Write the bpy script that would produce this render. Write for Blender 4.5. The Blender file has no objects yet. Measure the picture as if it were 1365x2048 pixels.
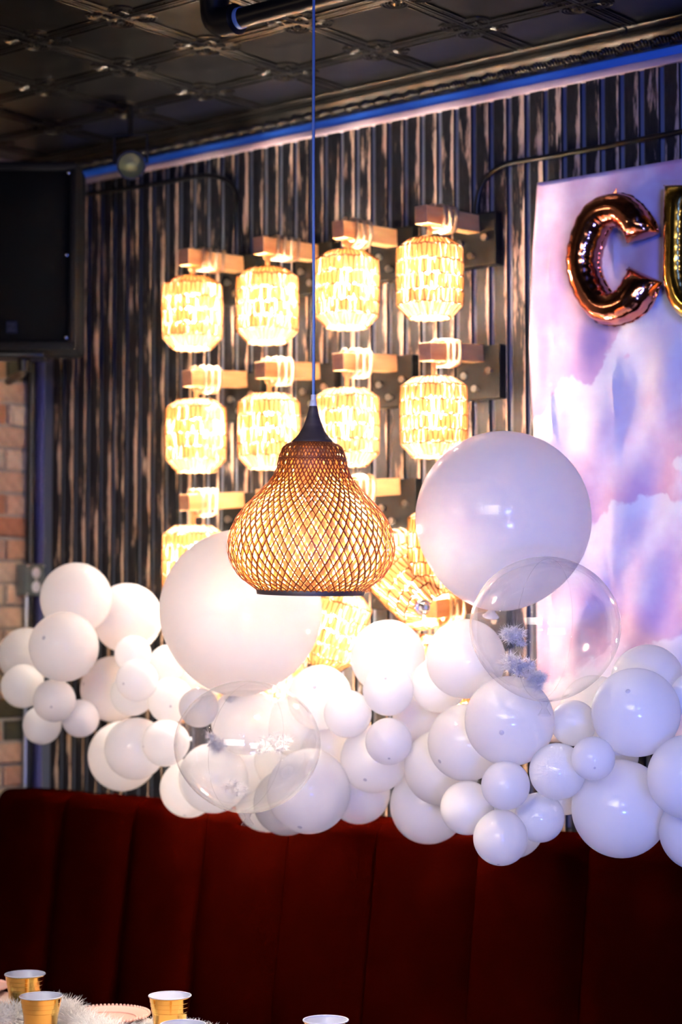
import bpy, bmesh, math, random
from mathutils import Vector, Matrix, Euler
random.seed(7)
scene = bpy.context.scene
COL = scene.collection
R = math.radians

# ------------------------------------------------------------------ camera
F = 3850.0; CX, CY = 682.5, 1024.0
PITCH = math.atan(207 / F); YAW = math.atan(3158 / 3850.0)
CAM = Vector((0, -5.0 * math.cos(YAW), 1.6))
RIGHT = Vector((math.cos(YAW), math.sin(YAW), 0))
FWD = Vector((-math.sin(YAW) * math.cos(PITCH), math.cos(YAW) * math.cos(PITCH), math.sin(PITCH)))
UP = RIGHT.cross(FWD)
cam_data = bpy.data.cameras.new('camera'); cam = bpy.data.objects.new('camera', cam_data); COL.objects.link(cam)
m = Matrix((RIGHT, UP, -FWD)).transposed().to_4x4(); m.translation = CAM
cam.matrix_world = m
cam_data.sensor_fit = 'VERTICAL'; cam_data.sensor_height = 36; cam_data.lens = F / 2048 * 36
cam_data.clip_start = 0.05; cam_data.clip_end = 60
cam_data.dof.use_dof = True; cam_data.dof.focus_distance = 3.72; cam_data.dof.aperture_fstop = 2.8
scene.camera = cam

# ------------------------------------------------------------------ light
w = bpy.data.worlds.new('world'); scene.world = w; w.use_nodes = True
w.node_tree.nodes['Background'].inputs[0].default_value = (0.012, 0.011, 0.014, 1)
w.node_tree.nodes['Background'].inputs[1].default_value = 1.0
scene.view_settings.view_transform = 'Standard'; scene.view_settings.look = 'None'
scene.view_settings.exposure = 0.0; scene.view_settings.gamma = 1.0; scene.view_settings.use_curve_mapping = False
cy = scene.cycles; cy.use_light_tree = False
cy.max_bounces = 5; cy.diffuse_bounces = 4; cy.glossy_bounces = 3; cy.transmission_bounces = 4; cy.transparent_max_bounces = 8
cy.use_adaptive_sampling = True; cy.adaptive_threshold = 0.12; cy.caustics_reflective = False; cy.caustics_refractive = False; cy.sample_clamp_indirect = 40

def light(name, kind, loc, energy, color, target=None, **kw):
    d = bpy.data.lights.new(name, kind); d.energy = energy; d.color = color
    for k, v in kw.items(): setattr(d, k, v)
    o = bpy.data.objects.new(name, d); COL.objects.link(o); o.location = loc
    if target is not None:
        o.rotation_euler = (Vector(target) - Vector(loc)).to_track_quat('-Z', 'Y').to_euler()
    return o
light('blue_stage_light', 'AREA', (0.4, -3.6, 2.25), 12, (0.07, 0.17, 1.0), (-1.7, -0.2, 2.3), shape='RECTANGLE', size=0.45, size_y=0.25, spread=R(62))
light('blue_neon_light', 'AREA', (0.5, -3.5, 1.0), 8.5, (0.10, 0.20, 1.0), (-1.75, -0.5, 1.25), shape='RECTANGLE', size=0.5, size_y=0.12, spread=R(46))
light('room_ceiling_light', 'AREA', (-1.2, -4.9, 2.7), 17, (1.0, 0.94, 0.88), (-3.0, -0.4, 1.25), shape='RECTANGLE', size=2.6, size_y=1.3, spread=R(44))  # added fill for bounced room light, spread kept off the upper wall
light('warm_downlight_a', 'POINT', (-3.7, -2.5, 2.6), 4, (1.0, 0.72, 0.45), shadow_soft_size=0.022)
light('warm_downlight_b', 'POINT', (-1.6, -2.9, 2.7), 4, (1.0, 0.74, 0.5), shadow_soft_size=0.022)
light('warm_downlight_c', 'POINT', (-0.3, -1.7, 2.75), 3, (1.0, 0.8, 0.6), shadow_soft_size=0.02)

# ------------------------------------------------------------------ pixel helpers (placing things on measured planes of the room)
def ray(px, py): return FWD + RIGHT * ((px - CX) / F) - UP * ((py - CY) / F)
def wall(px, py, off=0.0):
    r = ray(px, py); return CAM + r * ((-off - CAM.y) / r.y)
def at(px, py, Y): return CAM + ray(px, py) * Y
def zpl(px, py, z):
    r = ray(px, py); return CAM + r * ((z - CAM.z) / r.z)
def depth(p): return (Vector(p) - CAM).dot(FWD)

# ------------------------------------------------------------------ materials
def nodes(name):
    mt = bpy.data.materials.new(name); mt.use_nodes = True
    nt = mt.node_tree
    return mt, nt, nt.nodes, nt.links, nt.nodes['Principled BSDF']
def mat(name, col, rough=0.5, metal=0.0, noise=None, bump=0.0, bscale=60, coat=0.0, spec=None, sheen=0.0):
    mt, nt, N, L, b = nodes(name)
    b.inputs['Base Color'].default_value = (*col, 1); b.inputs['Roughness'].default_value = rough; b.inputs['Metallic'].default_value = metal
    b.inputs['Coat Weight'].default_value = coat
    if spec is not None: b.inputs['Specular IOR Level'].default_value = spec
    if sheen: b.inputs['Sheen Weight'].default_value = sheen; b.inputs['Sheen Tint'].default_value = (*[min(1, c * 3 + .05) for c in col], 1); b.inputs['Sheen Roughness'].default_value = 0.4
    tc = N.new('ShaderNodeTexCoord')
    if noise:
        col2, sc = noise[0], noise[1]
        mp = N.new('ShaderNodeMapping'); mp.inputs['Scale'].default_value = sc if isinstance(sc, tuple) else (sc, sc, sc)
        n = N.new('ShaderNodeTexNoise'); n.inputs['Scale'].default_value = 1; n.inputs['Detail'].default_value = 6
        L.new(tc.outputs['Object'], mp.inputs[0]); L.new(mp.outputs[0], n.inputs[0])
        r = N.new('ShaderNodeValToRGB'); r.color_ramp.elements[0].position = .35; r.color_ramp.elements[1].position = .68
        r.color_ramp.elements[0].color = (*col, 1); r.color_ramp.elements[1].color = (*col2, 1)
        L.new(n.outputs[0], r.inputs[0]); L.new(r.outputs[0], b.inputs['Base Color'])
    if bump:
        n = N.new('ShaderNodeTexNoise'); n.inputs['Scale'].default_value = bscale; n.inputs['Detail'].default_value = 5
        bp = N.new('ShaderNodeBump'); bp.inputs['Strength'].default_value = bump; bp.inputs['Distance'].default_value = 0.004
        L.new(tc.outputs['Object'], n.inputs[0]); L.new(n.outputs[0], bp.inputs['Height']); L.new(bp.outputs[0], b.inputs['Normal'])
    return mt
def emis(name, col, s):
    mt, nt, N, L, b = nodes(name)
    b.inputs['Base Color'].default_value = (*col, 1)
    b.inputs['Emission Color'].default_value = (*col, 1); b.inputs['Emission Strength'].default_value = s
    return mt
def translucent(name, col, tcol, fac, rough=0.5, coat=0.0, transp=0.0, noise=None):
    mt, nt, N, L, b = nodes(name)
    b.inputs['Base Color'].default_value = (*col, 1); b.inputs['Roughness'].default_value = rough; b.inputs['Coat Weight'].default_value = coat
    t = N.new('ShaderNodeBsdfTranslucent'); t.inputs[0].default_value = (*tcol, 1)
    mx = N.new('ShaderNodeMixShader'); mx.inputs[0].default_value = fac
    L.new(b.outputs[0], mx.inputs[1]); L.new(t.outputs[0], mx.inputs[2])
    out = N['Material Output']; last = mx
    if noise:
        tc = N.new('ShaderNodeTexCoord'); n = N.new('ShaderNodeTexNoise'); n.inputs['Scale'].default_value = noise[1]
        r = N.new('ShaderNodeValToRGB'); r.color_ramp.elements[0].position = .3; r.color_ramp.elements[1].position = .7
        r.color_ramp.elements[0].color = (*col, 1); r.color_ramp.elements[1].color = (*noise[0], 1)
        L.new(tc.outputs['Object'], n.inputs[0]); L.new(n.outputs[0], r.inputs[0]); L.new(r.outputs[0], b.inputs['Base Color']); L.new(r.outputs[0], t.inputs[0])
    if transp:
        tr = N.new('ShaderNodeBsdfTransparent'); m2 = N.new('ShaderNodeMixShader'); m2.inputs[0].default_value = transp
        L.new(mx.outputs[0], m2.inputs[1]); L.new(tr.outputs[0], m2.inputs[2]); last = m2
    L.new(last.outputs[0], out.inputs[0])
    return mt
def slat_material():
    mt, nt, N, L, b = nodes('distressed black slat')
    tc = N.new('ShaderNodeTexCoord'); oi = N.new('ShaderNodeObjectInfo')
    off = N.new('ShaderNodeVectorMath'); off.operation = 'SCALE'; off.inputs[0].default_value = (37, 11, 53)
    L.new(oi.outputs['Random'], off.inputs['Scale'])
    add = N.new('ShaderNodeVectorMath'); L.new(tc.outputs['Object'], add.inputs[0]); L.new(off.outputs[0], add.inputs[1])
    def nz(scale, detail, rough=.6):
        mp = N.new('ShaderNodeMapping'); mp.inputs['Scale'].default_value = scale
        n = N.new('ShaderNodeTexNoise'); n.inputs['Scale'].default_value = 1; n.inputs['Detail'].default_value = detail; n.inputs['Roughness'].default_value = rough
        L.new(add.outputs[0], mp.inputs[0]); L.new(mp.outputs[0], n.inputs[0]); return n
    big = nz((45, 20, 5.5), 4); fine = nz((160, 60, 26), 6, .7); streak = nz((240, 60, 5), 3)
    sx = N.new('ShaderNodeSeparateXYZ'); L.new(tc.outputs['Object'], sx.inputs[0])
    edge = N.new('ShaderNodeMapRange'); edge.inputs[1].default_value = .002; edge.inputs[2].default_value = .018; edge.inputs[3].default_value = -.05; edge.inputs[4].default_value = .16
    L.new(sx.outputs[0], edge.inputs[0])
    a1 = N.new('ShaderNodeMath'); a1.operation = 'ADD'; L.new(big.outputs[0], a1.inputs[0]); L.new(edge.outputs[0], a1.inputs[1])
    fm = N.new('ShaderNodeMath'); fm.operation = 'MULTIPLY_ADD'; fm.inputs[1].default_value = .25; L.new(fine.outputs[0], fm.inputs[0]); L.new(a1.outputs[0], fm.inputs[2])
    rp = N.new('ShaderNodeValToRGB'); rp.color_ramp.elements[0].position = .675; rp.color_ramp.elements[1].position = .77
    L.new(fm.outputs[0], rp.inputs[0])
    wood = N.new('ShaderNodeValToRGB'); wood.color_ramp.elements[0].color = (.38, .23, .14, 1); wood.color_ramp.elements[1].color = (.62, .46, .33, 1)
    L.new(streak.outputs[0], wood.inputs[0])
    paint = N.new('ShaderNodeValToRGB'); paint.color_ramp.elements[0].position = .42; paint.color_ramp.elements[1].position = .75
    paint.color_ramp.elements[0].color = (.006, .006, .008, 1); paint.color_ramp.elements[1].color = (.024, .024, .027, 1)
    L.new(fine.outputs[0], paint.inputs[0])
    mx = N.new('ShaderNodeMixRGB'); L.new(rp.outputs[0], mx.inputs[0]); L.new(paint.outputs[0], mx.inputs[1]); L.new(wood.outputs[0], mx.inputs[2])
    # the slats' flanks are painted solid black: only the front face is sanded
    gm = N.new('ShaderNodeNewGeometry'); sn = N.new('ShaderNodeSeparateXYZ'); L.new(gm.outputs['True Normal'], sn.inputs[0])
    fr = N.new('ShaderNodeMath'); fr.operation = 'LESS_THAN'; fr.inputs[1].default_value = -.5; L.new(sn.outputs[1], fr.inputs[0])
    m2 = N.new('ShaderNodeMixRGB'); m2.inputs[1].default_value = (.005, .005, .006, 1); L.new(fr.outputs[0], m2.inputs[0]); L.new(mx.outputs[0], m2.inputs[2])
    L.new(m2.outputs[0], b.inputs['Base Color']); b.inputs['Roughness'].default_value = .45; b.inputs['Specular IOR Level'].default_value = .25
    bp = N.new('ShaderNodeBump'); bp.inputs['Strength'].default_value = .35; bp.inputs['Distance'].default_value = .002
    L.new(fine.outputs[0], bp.inputs['Height']); L.new(bp.outputs[0], b.inputs['Normal'])
    return mt
def brick_material():
    mt, nt, N, L, b = nodes('old brick')
    tc = N.new('ShaderNodeTexCoord'); oi = N.new('ShaderNodeObjectInfo')
    r = N.new('ShaderNodeValToRGB'); r.color_ramp.interpolation = 'CONSTANT'
    els = r.color_ramp.elements
    els[0].position = 0; els[0].color = (.62, .40, .27, 1)
    els[1].position = .25; els[1].color = (.46, .20, .11, 1)
    for p, c in ((.42, (.72, .53, .38)), (.62, (.56, .32, .20)), (.80, (.66, .48, .31)), (.93, (.06, .055, .03))):
        e = els.new(p); e.color = (*c, 1)
    L.new(oi.outputs['Random'], r.inputs[0])
    n = N.new('ShaderNodeTexNoise'); n.inputs['Scale'].default_value = 40; n.inputs['Detail'].default_value = 6; L.new(tc.outputs['Object'], n.inputs[0])
    mx = N.new('ShaderNodeMixRGB'); mx.blend_type = 'MULTIPLY'; mx.inputs[0].default_value = .55
    L.new(r.outputs[0], mx.inputs[1]); L.new(n.outputs[0], mx.inputs[2]); L.new(mx.outputs[0], b.inputs['Base Color']); b.inputs['Roughness'].default_value = .8
    bp = N.new('ShaderNodeBump'); bp.inputs['Strength'].default_value = .5; bp.inputs['Distance'].default_value = .004
    L.new(n.outputs[0], bp.inputs['Height']); L.new(bp.outputs[0], b.inputs['Normal'])
    return mt
def wood_material(name, c1, c2, scale):
    return mat(name, c1, .5, noise=(c2, scale), bump=.1, bscale=120)
def clear_material():
    mt, nt, N, L, b = nodes('clear film')
    lw = N.new('ShaderNodeLayerWeight'); lw.inputs[0].default_value = .5; p5 = N.new('ShaderNodeMath'); p5.operation = 'POWER'; p5.inputs[1].default_value = 3.0; L.new(lw.outputs['Facing'], p5.inputs[0])
    pw = N.new('ShaderNodeMapRange'); pw.inputs[3].default_value = .06; pw.inputs[4].default_value = .75; L.new(p5.outputs[0], pw.inputs[0])
    gl = N.new('ShaderNodeBsdfGlossy'); gl.inputs['Roughness'].default_value = .03
    df = N.new('ShaderNodeBsdfTranslucent'); df.inputs[0].default_value = (.85, .84, .86, 1)
    d2 = N.new('ShaderNodeBsdfDiffuse'); d2.inputs[0].default_value = (.85, .84, .86, 1)
    ml = N.new('ShaderNodeMixShader'); ml.inputs[0].default_value = .5; L.new(df.outputs[0], ml.inputs[1]); L.new(d2.outputs[0], ml.inputs[2])
    mg = N.new('ShaderNodeMixShader'); mg.inputs[0].default_value = .35; L.new(gl.outputs[0], mg.inputs[1]); L.new(ml.outputs[0], mg.inputs[2])
    tr = N.new('ShaderNodeBsdfTransparent'); tr.inputs[0].default_value = (.985, .985, .99, 1)
    mx = N.new('ShaderNodeMixShader'); L.new(pw.outputs[0], mx.inputs[0]); L.new(tr.outputs[0], mx.inputs[1]); L.new(mg.outputs[0], mx.inputs[2])
    m2 = N.new('ShaderNodeMixShader'); m2.inputs[0].default_value = .03; L.new(mx.outputs[0], m2.inputs[1]); L.new(ml.outputs[0], m2.inputs[2])
    L.new(m2.outputs[0], N['Material Output'].inputs[0])
    return mt
def tapestry_material():
    mt, nt, N, L, b = nodes('cloud print fabric')
    tc = N.new('ShaderNodeTexCoord'); sx = N.new('ShaderNodeSeparateXYZ'); L.new(tc.outputs['Object'], sx.inputs[0])
    def math_(op, a, c):
        n = N.new('ShaderNodeMath'); n.operation = op
        for i, v in enumerate((a, c)):
            if isinstance(v, (int, float)): n.inputs[i].default_value = v
            else: L.new(v, n.inputs[i])
        return n.outputs[0]
    def noise(s, d=5, r=.55):
        n = N.new('ShaderNodeTexNoise'); n.inputs['Scale'].default_value = s; n.inputs['Detail'].default_value = d; n.inputs['Roughness'].default_value = r
        L.new(tc.outputs['Object'], n.inputs[0]); return n.outputs[0]
    X, Z = sx.outputs[0], sx.outputs[2]
    soft = noise(4.2, 4); puff = noise(9, 6, .5)
    base = N.new('ShaderNodeValToRGB'); e = base.color_ramp.elements
    e[0].position = .30; e[0].color = (.44, .29, .46, 1); e[1].position = .72; e[1].color = (.70, .36, .44, 1)
    x = e.new(.48); x.color = (.60, .39, .50, 1); x = e.new(.58); x.color = (.70, .55, .63, 1)
    L.new(soft, base.inputs[0])
    last = base.outputs[0]
    # banks of cloud: crest height rises to the right, billowing outline, each bank fading into pink towards its foot
    for z0, slope, amp, foot, colr in ((-.52, .62, .30, .34, (.66, .65, .67)), (-.86, .45, .26, .26, (.68, .67, .69)), (-1.16, .30, .22, .3, (.68, .63, .67))):
        crest = math_('ADD', math_('MULTIPLY', X, slope), math_('MULTIPLY', math_('SUBTRACT', puff, .5), amp * 1.6))
        dz = math_('SUBTRACT', math_('ADD', crest, z0), Z)
        up_ = N.new('ShaderNodeMapRange'); up_.inputs[1].default_value = 0; up_.inputs[2].default_value = .018; L.new(dz, up_.inputs[0])
        dn = N.new('ShaderNodeMapRange'); dn.inputs[1].default_value = .06; dn.inputs[2].default_value = foot; dn.inputs[3].default_value = .9; dn.inputs[4].default_value = 0; L.new(dz, dn.inputs[0])
        fac = math_('MULTIPLY', up_.outputs[0], dn.outputs[0])
        mx = N.new('ShaderNodeMixRGB'); mx.inputs[2].default_value = (*colr, 1); L.new(fac, mx.inputs[0]); L.new(last, mx.inputs[1]); last = mx.outputs[0]
    L.new(last, b.inputs['Base Color']); b.inputs['Roughness'].default_value = .75; b.inputs['Specular IOR Level'].default_value = .2
    return mt

M = dict(
    slat=slat_material(), brick=brick_material(), clear=clear_material(), tapestry=tapestry_material(),
    backing=mat('grey groove paint', (.15, .16, .19), .35),
    mortar=mat('mortar', (.30, .26, .22), .9, bump=.4),
    pinktrim=mat('pinkish trim paint', (.55, .40, .40), .5, noise=((.42, .32, .34), 6)),  # pink cast of the lamps and blue light put into the trim's colour
    led=emis('blue led strip', (.02, .10, .46), .22),  # fascia band given its blue as emission
    lavender=mat('lavender wall paint', (.10, .10, .26), .6, noise=((.06, .06, .20), 4)),  # blue light on the plain corner board is painted into its colour
    tin=mat('dark pressed tin', (.012, .0105, .009), .30, .75, noise=((.020, .0175, .015), 5), bump=.08, bscale=30),
    tinedge=mat('worn pressed tin relief', (.028, .024, .020), .28, .8, noise=((.010, .009, .008), 14)),
    floor=mat('dark wood floor', (.05, .03, .02), .5, noise=((.09, .05, .03), (3, 14, 3))),
    plaster=mat('dark wall paint', (.02, .02, .022), .8, bump=.1),
    blackmetal=mat('satin black metal', (.006, .006, .007), .35, .0, spec=.3),
    plate=mat('blackened steel plate', (.010, .0095, .009), .45, .0, noise=((.006, .006, .006), 20), spec=.2),
    bolt=mat('zinc bolt', (.72, .68, .62), .28, 1.0),
    oak=wood_material('pale oak', (.58, .28, .095), (.74, .42, .165), (30, 5, 60)),
    endgrain=wood_material('oak end grain', (.34, .17, .09), (.42, .23, .13), (60, 60, 60)),
    rope=mat('cotton rope', (.33, .205, .10), .8, bump=.4, bscale=300),
    twine=translucent('paper twine', (.80, .52, .26), (.86, .56, .27), .46, .7),
    twinedark=mat('twine binding', (.14, .06, .018), .9, spec=.1),
    socket=mat('socket', (.35, .22, .12), .5),
    chrome=mat('brushed steel', (.6, .57, .52), .25, 1.0),
    bulb=emis('lamp bulb', (1.0, .91, .80), 2700),
    pbulb=emis('pendant bulb', (1.0, .84, .60), 2700),
    cane=translucent('red brown bamboo strip', (.26, .065, .016), (.5, .14, .03), .25, .5, noise=((.36, .11, .03), 30)),
    canein=translucent('golden bamboo strip', (.88, .60, .26), (.97, .68, .28), .45, .55),
    darkwood=mat('dark stained wood', (.045, .032, .032), .5, noise=((.085, .06, .055), (10, 10, 60))),
    grip=mat('pale plastic cord grip', (.75, .74, .74), .35),
    cable=mat('blue grey cable', (.16, .30, .62), .4),  # blue light falling on the pale cable is coloured in
    latex=translucent('white latex', (.88, .86, .86), (.97, .95, .93), .6, .13),
    tip=translucent('latex tip', (.55, .53, .58), (.6, .58, .6), .3, .4),
    feather=translucent('grey white down', (.75, .73, .76), (.8, .78, .8), .4, .9),
    foilC=mat('rose copper foil', (.80, .30, .20), .11, 1.0, bump=.25, bscale=22),
    foilU=mat('gold foil', (.92, .62, .16), .12, 1.0, bump=.2, bscale=22),
    velvet=mat('oxblood red velvet', (.0085, .0003, .0001), .95, noise=((.015, .0006, .00015), 5), bump=.12, bscale=90, spec=.0),
    speaker=mat('speaker shell', (.004, .004, .005), .6, bump=.2, bscale=400, spec=.12),
    grille=mat('speaker grille', (.002, .0024, .0035), .7, .0, bump=.6, bscale=500, spec=.06),
    badge=mat('speaker badge', (.004, .005, .02), .5, .0, spec=.1),
    badgemark=mat('badge mark', (.012, .012, .04), .4, .0, spec=.1),
    lens=emis('spotlight lens', (.10, .105, .045), .15),
    greybox=mat('grey utility box', (.13, .155, .155), .4, .3),
    outlet=mat('white outlet face', (.62, .62, .66), .4),
    conduit=mat('galvanised conduit', (.40, .42, .46), .35, .9),
    gold=mat('gold plastic', (.85, .56, .16), .14, 1.0, bump=.05, bscale=40),
    cupin=mat('white cup lining', (.52, .54, .70), .4),  # white lining, tinted with the lavender-blue of the room light
    pink=mat('blush pink plate', (.72, .42, .38), .3, coat=.3),
    cloth=mat('blush tablecloth', (.62, .45, .40), .8, bump=.15, bscale=60),
    fur=translucent('white faux fur', (.88, .86, .88), (.85, .83, .85), .3, .9),
)

# ------------------------------------------------------------------ mesh helpers
class MB:
    def __init__(s): s.v = []; s.f = []
    def add(s, vs, fs, mx=None):
        o = len(s.v); s.v += [tuple(mx @ Vector(v)) if mx else tuple(v) for v in vs]; s.f += [tuple(i + o for i in f) for f in fs]; return s
    def box(s, lo, hi, mx=None, bev=0.0):
        if bev:
            bm = bmesh.new(); bmesh.ops.create_cube(bm, size=1)
            for v in bm.verts: v.co = Vector(((lo[i] + hi[i]) / 2 + v.co[i] * (hi[i] - lo[i]) for i in range(3)))
            bmesh.ops.bevel(bm, geom=bm.edges[:], offset=bev, segments=2, profile=.5, affect='EDGES')
            bm.verts.index_update(); s.add([v.co.copy() for v in bm.verts], [[v.index for v in f.verts] for f in bm.faces], mx); bm.free(); return s
        x0, y0, z0 = lo; x1, y1, z1 = hi
        return s.add([(x0,y0,z0),(x1,y0,z0),(x1,y1,z0),(x0,y1,z0),(x0,y0,z1),(x1,y0,z1),(x1,y1,z1),(x0,y1,z1)],
                     [(0,3,2,1),(4,5,6,7),(0,1,5,4),(1,2,6,5),(2,3,7,6),(3,0,4,7)], mx)
    def lathe(s, prof, n=24, mx=None, closed=False):
        vs = []; fs = []; k = len(prof)
        for i in range(n):
            a = 2 * math.pi * i / n
            for r, z in prof: vs.append((r * math.cos(a), r * math.sin(a), z))
        for i in range(n):
            j = (i + 1) % n
            for q in range(k if closed else k - 1):
                q2 = (q + 1) % k
                fs.append((i * k + q, j * k + q, j * k + q2, i * k + q2))
        return s.add(vs, fs, mx)
    def tube(s, path, r, n=8, closed=False, mx=None, cap=True):
        P = [Vector(p) for p in path]; K = len(P); vs = []; fs = []
        rr = r if isinstance(r, (list, tuple)) else [r] * K
        prev = None
        for i in range(K):
            a = P[(i - 1) % K] if (closed or i > 0) else P[i]; b = P[(i + 1) % K] if (closed or i < K - 1) else P[i]
            t = (b - a).normalized()
            if prev is None:
                u = t.orthogonal().normalized()
            else:
                u = (prev - t * prev.dot(t)); u = u.normalized() if u.length > 1e-6 else t.orthogonal().normalized()
            prev = u; v = t.cross(u)
            for q in range(n):
                an = 2 * math.pi * q / n; vs.append(P[i] + (u * math.cos(an) + v * math.sin(an)) * rr[i])
        for i in range(K if closed else K - 1):
            j = (i + 1) % K
            for q in range(n):
                q2 = (q + 1) % n; fs.append((i * n + q, i * n + q2, j * n + q2, j * n + q))
        if cap and not closed:
            fs.append(tuple(range(n))[::-1]); fs.append(tuple((K - 1) * n + q for q in range(n)))
        return s.add(vs, fs, mx)
    def ball(s, c, r, n=10, k=6):
        prof = [(max(1e-5, r * math.sin(math.pi * i / k)), -r * math.cos(math.pi * i / k)) for i in range(k + 1)]
        return s.lathe(prof, n, Matrix.Translation(c))
    def mesh(s, name, smooth=True, sharp=None):
        me = bpy.data.meshes.new(name); me.from_pydata(s.v, [], s.f); me.update()
        bm = bmesh.new(); bm.from_mesh(me); bmesh.ops.recalc_face_normals(bm, faces=bm.faces[:]); bm.to_mesh(me); bm.free()
        if smooth:
            me.polygons.foreach_set('use_smooth', [True] * len(me.polygons))
            if sharp: me.set_sharp_from_angle(angle=R(sharp))
        return me
def obj(name, me, material, parent=None, loc=(0, 0, 0), rot=(0, 0, 0), scale=None):
    if isinstance(me, MB): me = me.mesh(name, True, 40)
    if material is not None and not me.materials: me.materials.append(material)
    o = bpy.data.objects.new(name, me); COL.objects.link(o); o.parent = parent; o.location = loc; o.rotation_euler = rot
    if scale is not None: o.scale = scale
    return o
def tag(o, label, cat, group=None, kind=None):
    o['label'] = label; o['category'] = cat
    if group: o['group'] = group
    if kind: o['kind'] = kind
    return o
def empty(name, loc, label=None, cat=None, group=None, rz=0):
    o = bpy.data.objects.new(name, None); COL.objects.link(o); o.location = loc; o.rotation_euler = (0, 0, rz); o.empty_display_size = .05
    if label: tag(o, label, cat, group)
    return o
def struct(o): o['kind'] = 'structure'; return o
def arc(c, r, a0, a1, n, axis='z'):
    out = []
    for i in range(n + 1):
        a = a0 + (a1 - a0) * i / n; x, y = r * math.cos(a), r * math.sin(a)
        out.append(Vector(c) + (Vector((x, y, 0)) if axis == 'z' else Vector((x, 0, y)) if axis == 'y' else Vector((0, x, y))))
    return out
def smoothpath(pts, per=8):
    P = [Vector(p) for p in pts]; out = []
    for i in range(len(P) - 1):
        p0, p1, p2, p3 = P[max(i - 1, 0)], P[i], P[i + 1], P[min(i + 2, len(P) - 1)]
        for k in range(per):
            t = k / per
            out.append(.5 * ((2 * p1) + (p2 - p0) * t + (2 * p0 - 5 * p1 + 4 * p2 - p3) * t * t + (3 * p1 - p0 - 3 * p2 + p3) * t ** 3))
    return out + [P[-1]]

# ================================================================== THE SETTING
XL = -4.351; ZC = 2.955; XR = 1.2
struct(obj('floor', MB().box((XL - .2, -6, -.05), (XR, .1, 0)), M['floor']))
wb = struct(obj('wall_back', MB().box((XL - .2, .0, 0), (XR, .12, ZC)), M['backing']))
slat_me = MB().box((-.0185, -.011, -.9), (.0185, -.0002, .9), bev=.0015).mesh('slat', False)
k = 0; x = -3.1027 + .0205 - 23 * .0531
while x < -1.0:
    if x - .02 > XL + .04:
        obj('slat', slat_me, M['slat'], wb, (x, 0, 1.968))
    x += .0531
obj('corner_board', MB().box((XL + .001, -.008, .9), (XL + .035, -.0002, 2.868), bev=.002), M['lavender'], wb)
wl = struct(obj('wall_left', MB().box((XL - .15, -6, 0), (XL - .012, .1, ZC)), M['mortar']))
brick_me = MB().box((-.012, -.1, -.028), (.006, .1, .028), bev=.004).mesh('brick', False)
brick_half = MB().box((-.012, -.046, -.028), (.006, .046, .028), bev=.004).mesh('brick_half', False)
z = .93; row = 0
while z < 2.93:
    y = -.012 - (.05 if row % 2 else .104)
    first = True
    while y > -1.0:
        me = brick_half if (row % 2 and first) else brick_me
        o = obj('brick', me, M['brick'], wl, (XL - .008 + random.uniform(-.003, .003), y + random.uniform(-.002, .002), z), (0, random.uniform(-.01, .01), 0))
        y -= .104 + .106 if me is brick_me else .046 + .006 + .106
        first = False
    z += .0665; row += 1
# trim at the head of the slat wall
struct(obj('trim_1', MB().box((XL, -.018, 2.866), (XR, -.0002, 2.8845), bev=.002), M['pinktrim']))
struct(obj('trim_2', MB().box((XL + .12, -.014, 2.8850), (XR, -.0002, 2.9055), bev=.002), M['led']))
# crown moulding of pressed tin
prof = [(-.010, 2.906), (-.022, 2.906), (-.024, 2.911), (-.030, 2.912), (-.036, 2.917), (-.046, 2.9235), (-.056, 2.931), (-.060, 2.937), (-.068, 2.938), (-.071, 2.944), (-.080, 2.946), (-.084, 2.950), (-.084, 2.9549), (-.0002, 2.9549), (-.0002, 2.906)]
mb = MB(); n = len(prof)
mb.add([(XL, y, z) for y, z in prof] + [(XR, y, z) for y, z in prof], [(i, (i + 1) % n, n + (i + 1) % n, n + i) for i in range(n)] + [tuple(range(n)), tuple(range(n, 2 * n))[::-1]])
crown = struct(obj('trim_3', mb, M['tinedge']))
mo = MB()
for dx, hh in ((-.016, .010), (-.008, .013), (0, .016), (.008, .013), (.016, .010)):
    mo.tube([(dx * .6, -.023, 2.909), (dx, -.036, 2.9135), (dx * 1.2, -.038 - hh * .8, 2.9135 + hh * .55)], [.0034, .0046, .0024], 6)
mo.box((.0205, -.036, 2.909), (.0235, -.024, 2.919))
mo_me = mo.mesh('crown_motif')
x = -4.3
while x < -1.4:
    obj('crown_motif', mo_me, M['tinedge'], crown, (x, 0, 0)); x += .048
# ceiling of pressed tin tiles
ceil = struct(obj('ceiling', MB().box((XL - .2, -6, ZC + .004), (XR, .1, ZC + .06)), M['tin']))
T = .285; H = T / 2
tb = MB().box((-H + .0006, -H + .0006, -.001), (H - .0006, H - .0006, .0035))
for a in range(4):
    rm = Matrix.Rotation(a * math.pi / 2, 4, 'Z')
    tb.box((-H + .002, H - .0085, -.0055), (H - .002, H - .001, -.001), rm, .0018)
    tb.box((-H + .058, H - .0165, -.0042), (H - .058, H - .0115, -.001), rm, .0012)
    tb.box((-H + .064, H - .0270, -.0052), (H - .064, H - .0205, -.001), rm, .0018)
    for dx in (-.008, .008): tb.ball((rm @ Vector((dx, H - .0145, -.0015))), .0036, 8, 5)
    cm = rm @ Matrix.Translation((H - .034, H - .034, 0)) @ Matrix.Rotation(math.pi * 1.25, 4, 'Z')
    for rad in (.013, .021, .029): tb.tube(arc((.002, 0, -.002), rad, -1.9, 1.9, 12), .0032, 6, mx=cm)
    tb.tube([cm @ Vector((-.012, 0, -.001)), cm @ Vector((.004, 0, -.001))], [.002, .006], 6)
    for an in (-.9, -.45, 0, .45, .9): tb.tube([(-.006, 0, -.002), (-.006 - .022 * math.cos(an), .022 * math.sin(an), -.003)], [.0015, .0035], 5, mx=cm)
tile_me = tb.mesh('ceiling_tile', True, 35)
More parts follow.
